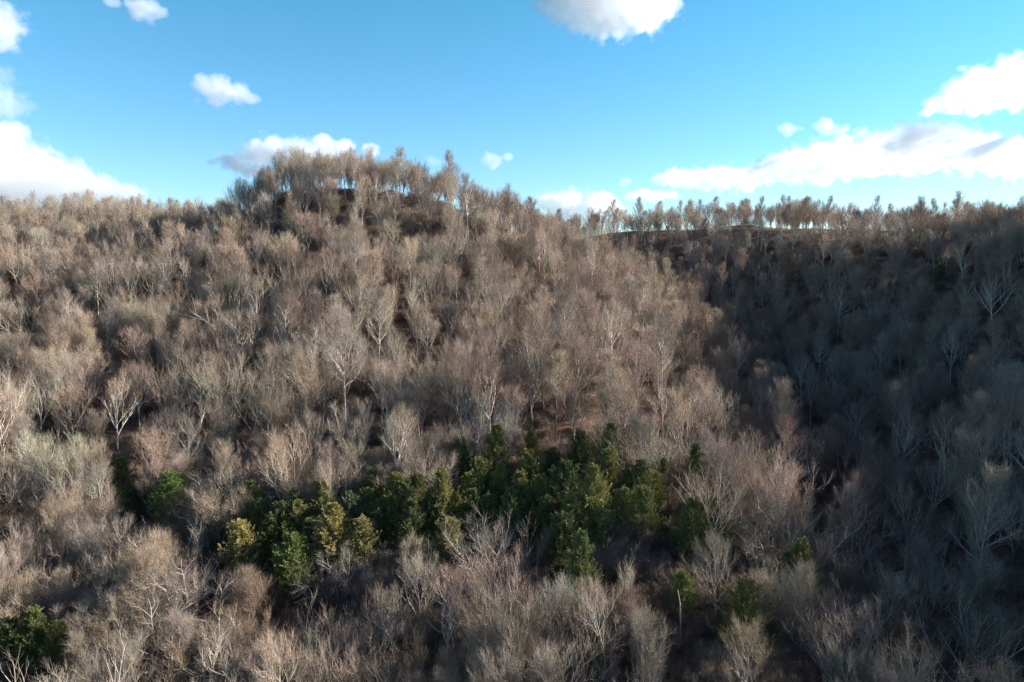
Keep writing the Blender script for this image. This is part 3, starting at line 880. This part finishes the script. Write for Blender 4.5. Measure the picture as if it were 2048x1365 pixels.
def cloud(name, label, D, lumps, dens=0.026, seed=0.0, ragged=1.0, skew=0.0):
    D = D * 5.0; dens = dens * 0.75 / 5.0
    um = np.mean([l[0] for l in lumps])
    dist = lambda u: D * (1 + skew * (um - u) / 1000.0)
    """a volume object: a box of air whose density is the union of soft lumps eaten away by noise"""
    px = D / F
    c0 = ray(*np.mean([l[:2] for l in lumps], 0)) * D
    vol = bpy.data.volumes.new(name)
    vol.materials.append(cloud_mat(name + '_vapour', dens))
    o = bpy.data.objects.new(name, vol)
    col.objects.link(o)
    o.location = c0
    ng = bpy.data.node_groups.new(name, 'GeometryNodeTree')
    ng.interface.new_socket('Geometry', in_out='INPUT', socket_type='NodeSocketGeometry')
    ng.interface.new_socket('Geometry', in_out='OUTPUT', socket_type='NodeSocketGeometry')
    N, L = ng.nodes, ng.links
    go = N.new('NodeGroupOutput')
    pos = N.new('GeometryNodeInputPosition').outputs[0]
    def put(s_, v_):
        if hasattr(v_, 'is_output'): L.new(v_, s_)
        else: s_.default_value = v_
    def M(op, x, y=0.0, z=0.0, clamp=False):
        k = N.new('ShaderNodeMath'); k.operation = op; k.use_clamp = clamp
        for s_, v_ in zip(k.inputs, (x, y, z)): put(s_, v_)
        return k.outputs[0]
    sq = N.new('ShaderNodeVectorMath'); sq.operation = 'MULTIPLY'
    put(sq.inputs[0], pos); sq.inputs[1].default_value = (0.84, 0.75, 1.10)
    acc = None
    lo, hi = np.full(3, 1e9), np.full(3, -1e9)
    for (u, v, r) in lumps:
        c = ray(u, v) * dist(u) - c0
        rad = r * px * 1.62 * dist(u) / D
        lo = np.minimum(lo, c - rad * 1.45); hi = np.maximum(hi, c + rad * 1.45)
        d = N.new('ShaderNodeVectorMath'); d.operation = 'DISTANCE'
        put(d.inputs[0], sq.outputs[0]); d.inputs[1].default_value = tuple(c * np.array([0.84, 0.75, 1.10]))
        f = M('MULTIPLY_ADD', d.outputs['Value'], -1.0 / rad, 1.0)
        acc = f if acc is None else M('SMOOTH_MAX', acc, f, 0.25)
    def nz(scale, detail, w):
        n = N.new('ShaderNodeTexNoise'); n.noise_dimensions = '4D'
        n.inputs['W'].default_value = w; n.inputs['Scale'].default_value = scale * 1800 / D
        n.inputs['Detail'].default_value = detail; n.inputs['Roughness'].default_value = 0.6
        put(n.inputs['Vector'], pos)
        return n.outputs['Fac']
    a = M('MULTIPLY', M('SUBTRACT', nz(0.014, 2.0, seed), 0.5), 1.9)
    b = M('MULTIPLY', M('SUBTRACT', nz(0.042, 6.0, seed + 7.3), 0.5), 2.2)
    f = M('SUBTRACT', acc, M('MULTIPLY', M('ADD', a, b), 0.62 * ragged))
    f = M('MULTIPLY', M('SUBTRACT', f, 0.30), 5.5, 0.0, True)
    vc = N.new('GeometryNodeVolumeCube')
    put(vc.inputs['Density'], f)
    vc.inputs['Min'].default_value = tuple(lo); vc.inputs['Max'].default_value = tuple(hi)
    st = 3.6 * D / 1800
    for ax, e in zip('XYZ', (hi - lo) / st): vc.inputs['Resolution ' + ax].default_value = int(min(max(e, 8), 340))
    sm = N.new('GeometryNodeSetMaterial'); sm.inputs['Material'].default_value = vol.materials[0]
    L.new(vc.outputs[0], sm.inputs[0]); L.new(sm.outputs[0], go.inputs[0])
    o.modifiers.new('vapour', 'NODES').node_group = ng
    tag(o, label, 'cloud', 'clouds in the blue sky')
    return o

cloud('cloud', 'white ragged cloud at the top edge of the sky over the middle of the scene', 1500,
      [(1085,12,14),(1130,10,32),(1180,12,44),(1230,20,46),(1285,12,44),(1325,10,28),(1200,44,22),(1240,50,22),(1272,38,26),(1200,-25,60),(1260,-30,55)], seed=1.0)
cloud('cloud', 'small white puff of cloud alone in the sky, upper left of the rounded hill', 1700,
      [(412,172,18),(440,178,27),(475,188,21),(502,198,11),(392,200,7)], seed=2.0)
cloud('cloud', 'small wispy cloud at the top edge of the sky on the left', 1700,
      [(295,20,22),(272,12,13),(315,24,13),(222,4,10)], seed=3.0)
cloud('cloud', 'faint cloud cut by the left edge of the picture, topmost there', 1700,
      [(-5,60,30),(5,80,22),(-20,40,40)], seed=4.0)
cloud('cloud', 'thin veil of cloud at the left edge above the big white bank', 1700,
      [(-5,150,20),(0,195,34),(32,214,19),(60,212,11)], dens=0.010, seed=5.0)
cloud('cloud', 'big bright white cloud bank low on the left behind the ridge trees', 1800,
      [(-10,285,42),(25,262,20),(-30,335,70),(55,330,42),(108,350,40),(160,372,34),(210,382,28),(258,390,20),(284,388,11),(100,388,34),(30,380,46),(-80,350,80),(180,402,24)], seed=6.0)
cloud('cloud', 'grey and white cloud directly behind the top of the rounded hill', 2500,
      [(425,325,9),(465,326,19),(515,312,28),(560,305,28),(605,310,34),(655,322,30),(640,283,16),(690,298,18),(742,300,14),(700,325,22),(500,337,18)], seed=7.0)
cloud('cloud', 'tiny wisp of cloud between the rounded hill and the gap in the ridges', 2200,
      [(990,320,14),(1015,314,10),(968,323,6)], dens=0.018, seed=8.0)
cloud('cloud', 'faint tiny shred of cloud just right of the hilltop trees', 2200, [(868,322,9),(878,324,7)], dens=0.010, seed=8.6)
cloud('cloud', 'low flat cloud standing in the gap between the two ridges', 2400,
      [(1098,406,18),(1142,408,28),(1190,410,28),(1230,420,16),(1130,436,22),(1085,455,18),(1180,440,20)], seed=9.0)
cloud('cloud', 'long white cloud bank with grey belly over the right ridge', 1900,
      [(1258,395,9),(1275,392,11),(1298,391,13),(1320,390,14),(1342,390,12),(1322,362,14),(1352,358,20),(1372,356,21),(1415,357,24),(1395,354,22),(1440,358,24),(1490,358,26),(1530,343,26),(1562,333,28),(1602,328,32),(1650,315,35),(1700,315,38),(1750,300,38),(1800,292,42),(1850,292,46),(1900,298,44),(1950,302,38),(2000,313,38),(2055,313,38),(2100,318,36),(1645,350,20),(1742,336,18)], seed=10.0, skew=0.55)
cloud('cloud', 'large white cloud with grey centre cut by the right edge of the picture', 1700,
      [(1858,225,11),(1880,207,20),(1920,192,30),(1960,176,36),(2010,168,42),(2055,160,42),(2100,165,45),(1965,205,22),(1912,220,12)], seed=11.0, skew=0.6)
cloud('cloud', 'little round scrap of cloud above the long bank, left of a wider scrap', 2000, [(1580,258,11),(1562,258,5),(1602,259,5)], dens=0.018, seed=12.0)
cloud('cloud', 'wider scrap of cloud above the long bank over the right ridge', 2000, [(1655,252,14),(1690,258,9),(1638,254,7),(1665,262,8)], dens=0.018, seed=13.0)
cloud('cloud', 'pale streak of cloud low behind the right ridge trees', 2600, [(1700,440,14),(1760,442,16),(1830,443,16),(1900,446,14)], dens=0.012, seed=14.0)
cloud('cloud', 'small scrap of cloud at the left tip of the long bank', 2000, [(1256,362,8),(1246,368,5)], dens=0.02, seed=15.0)
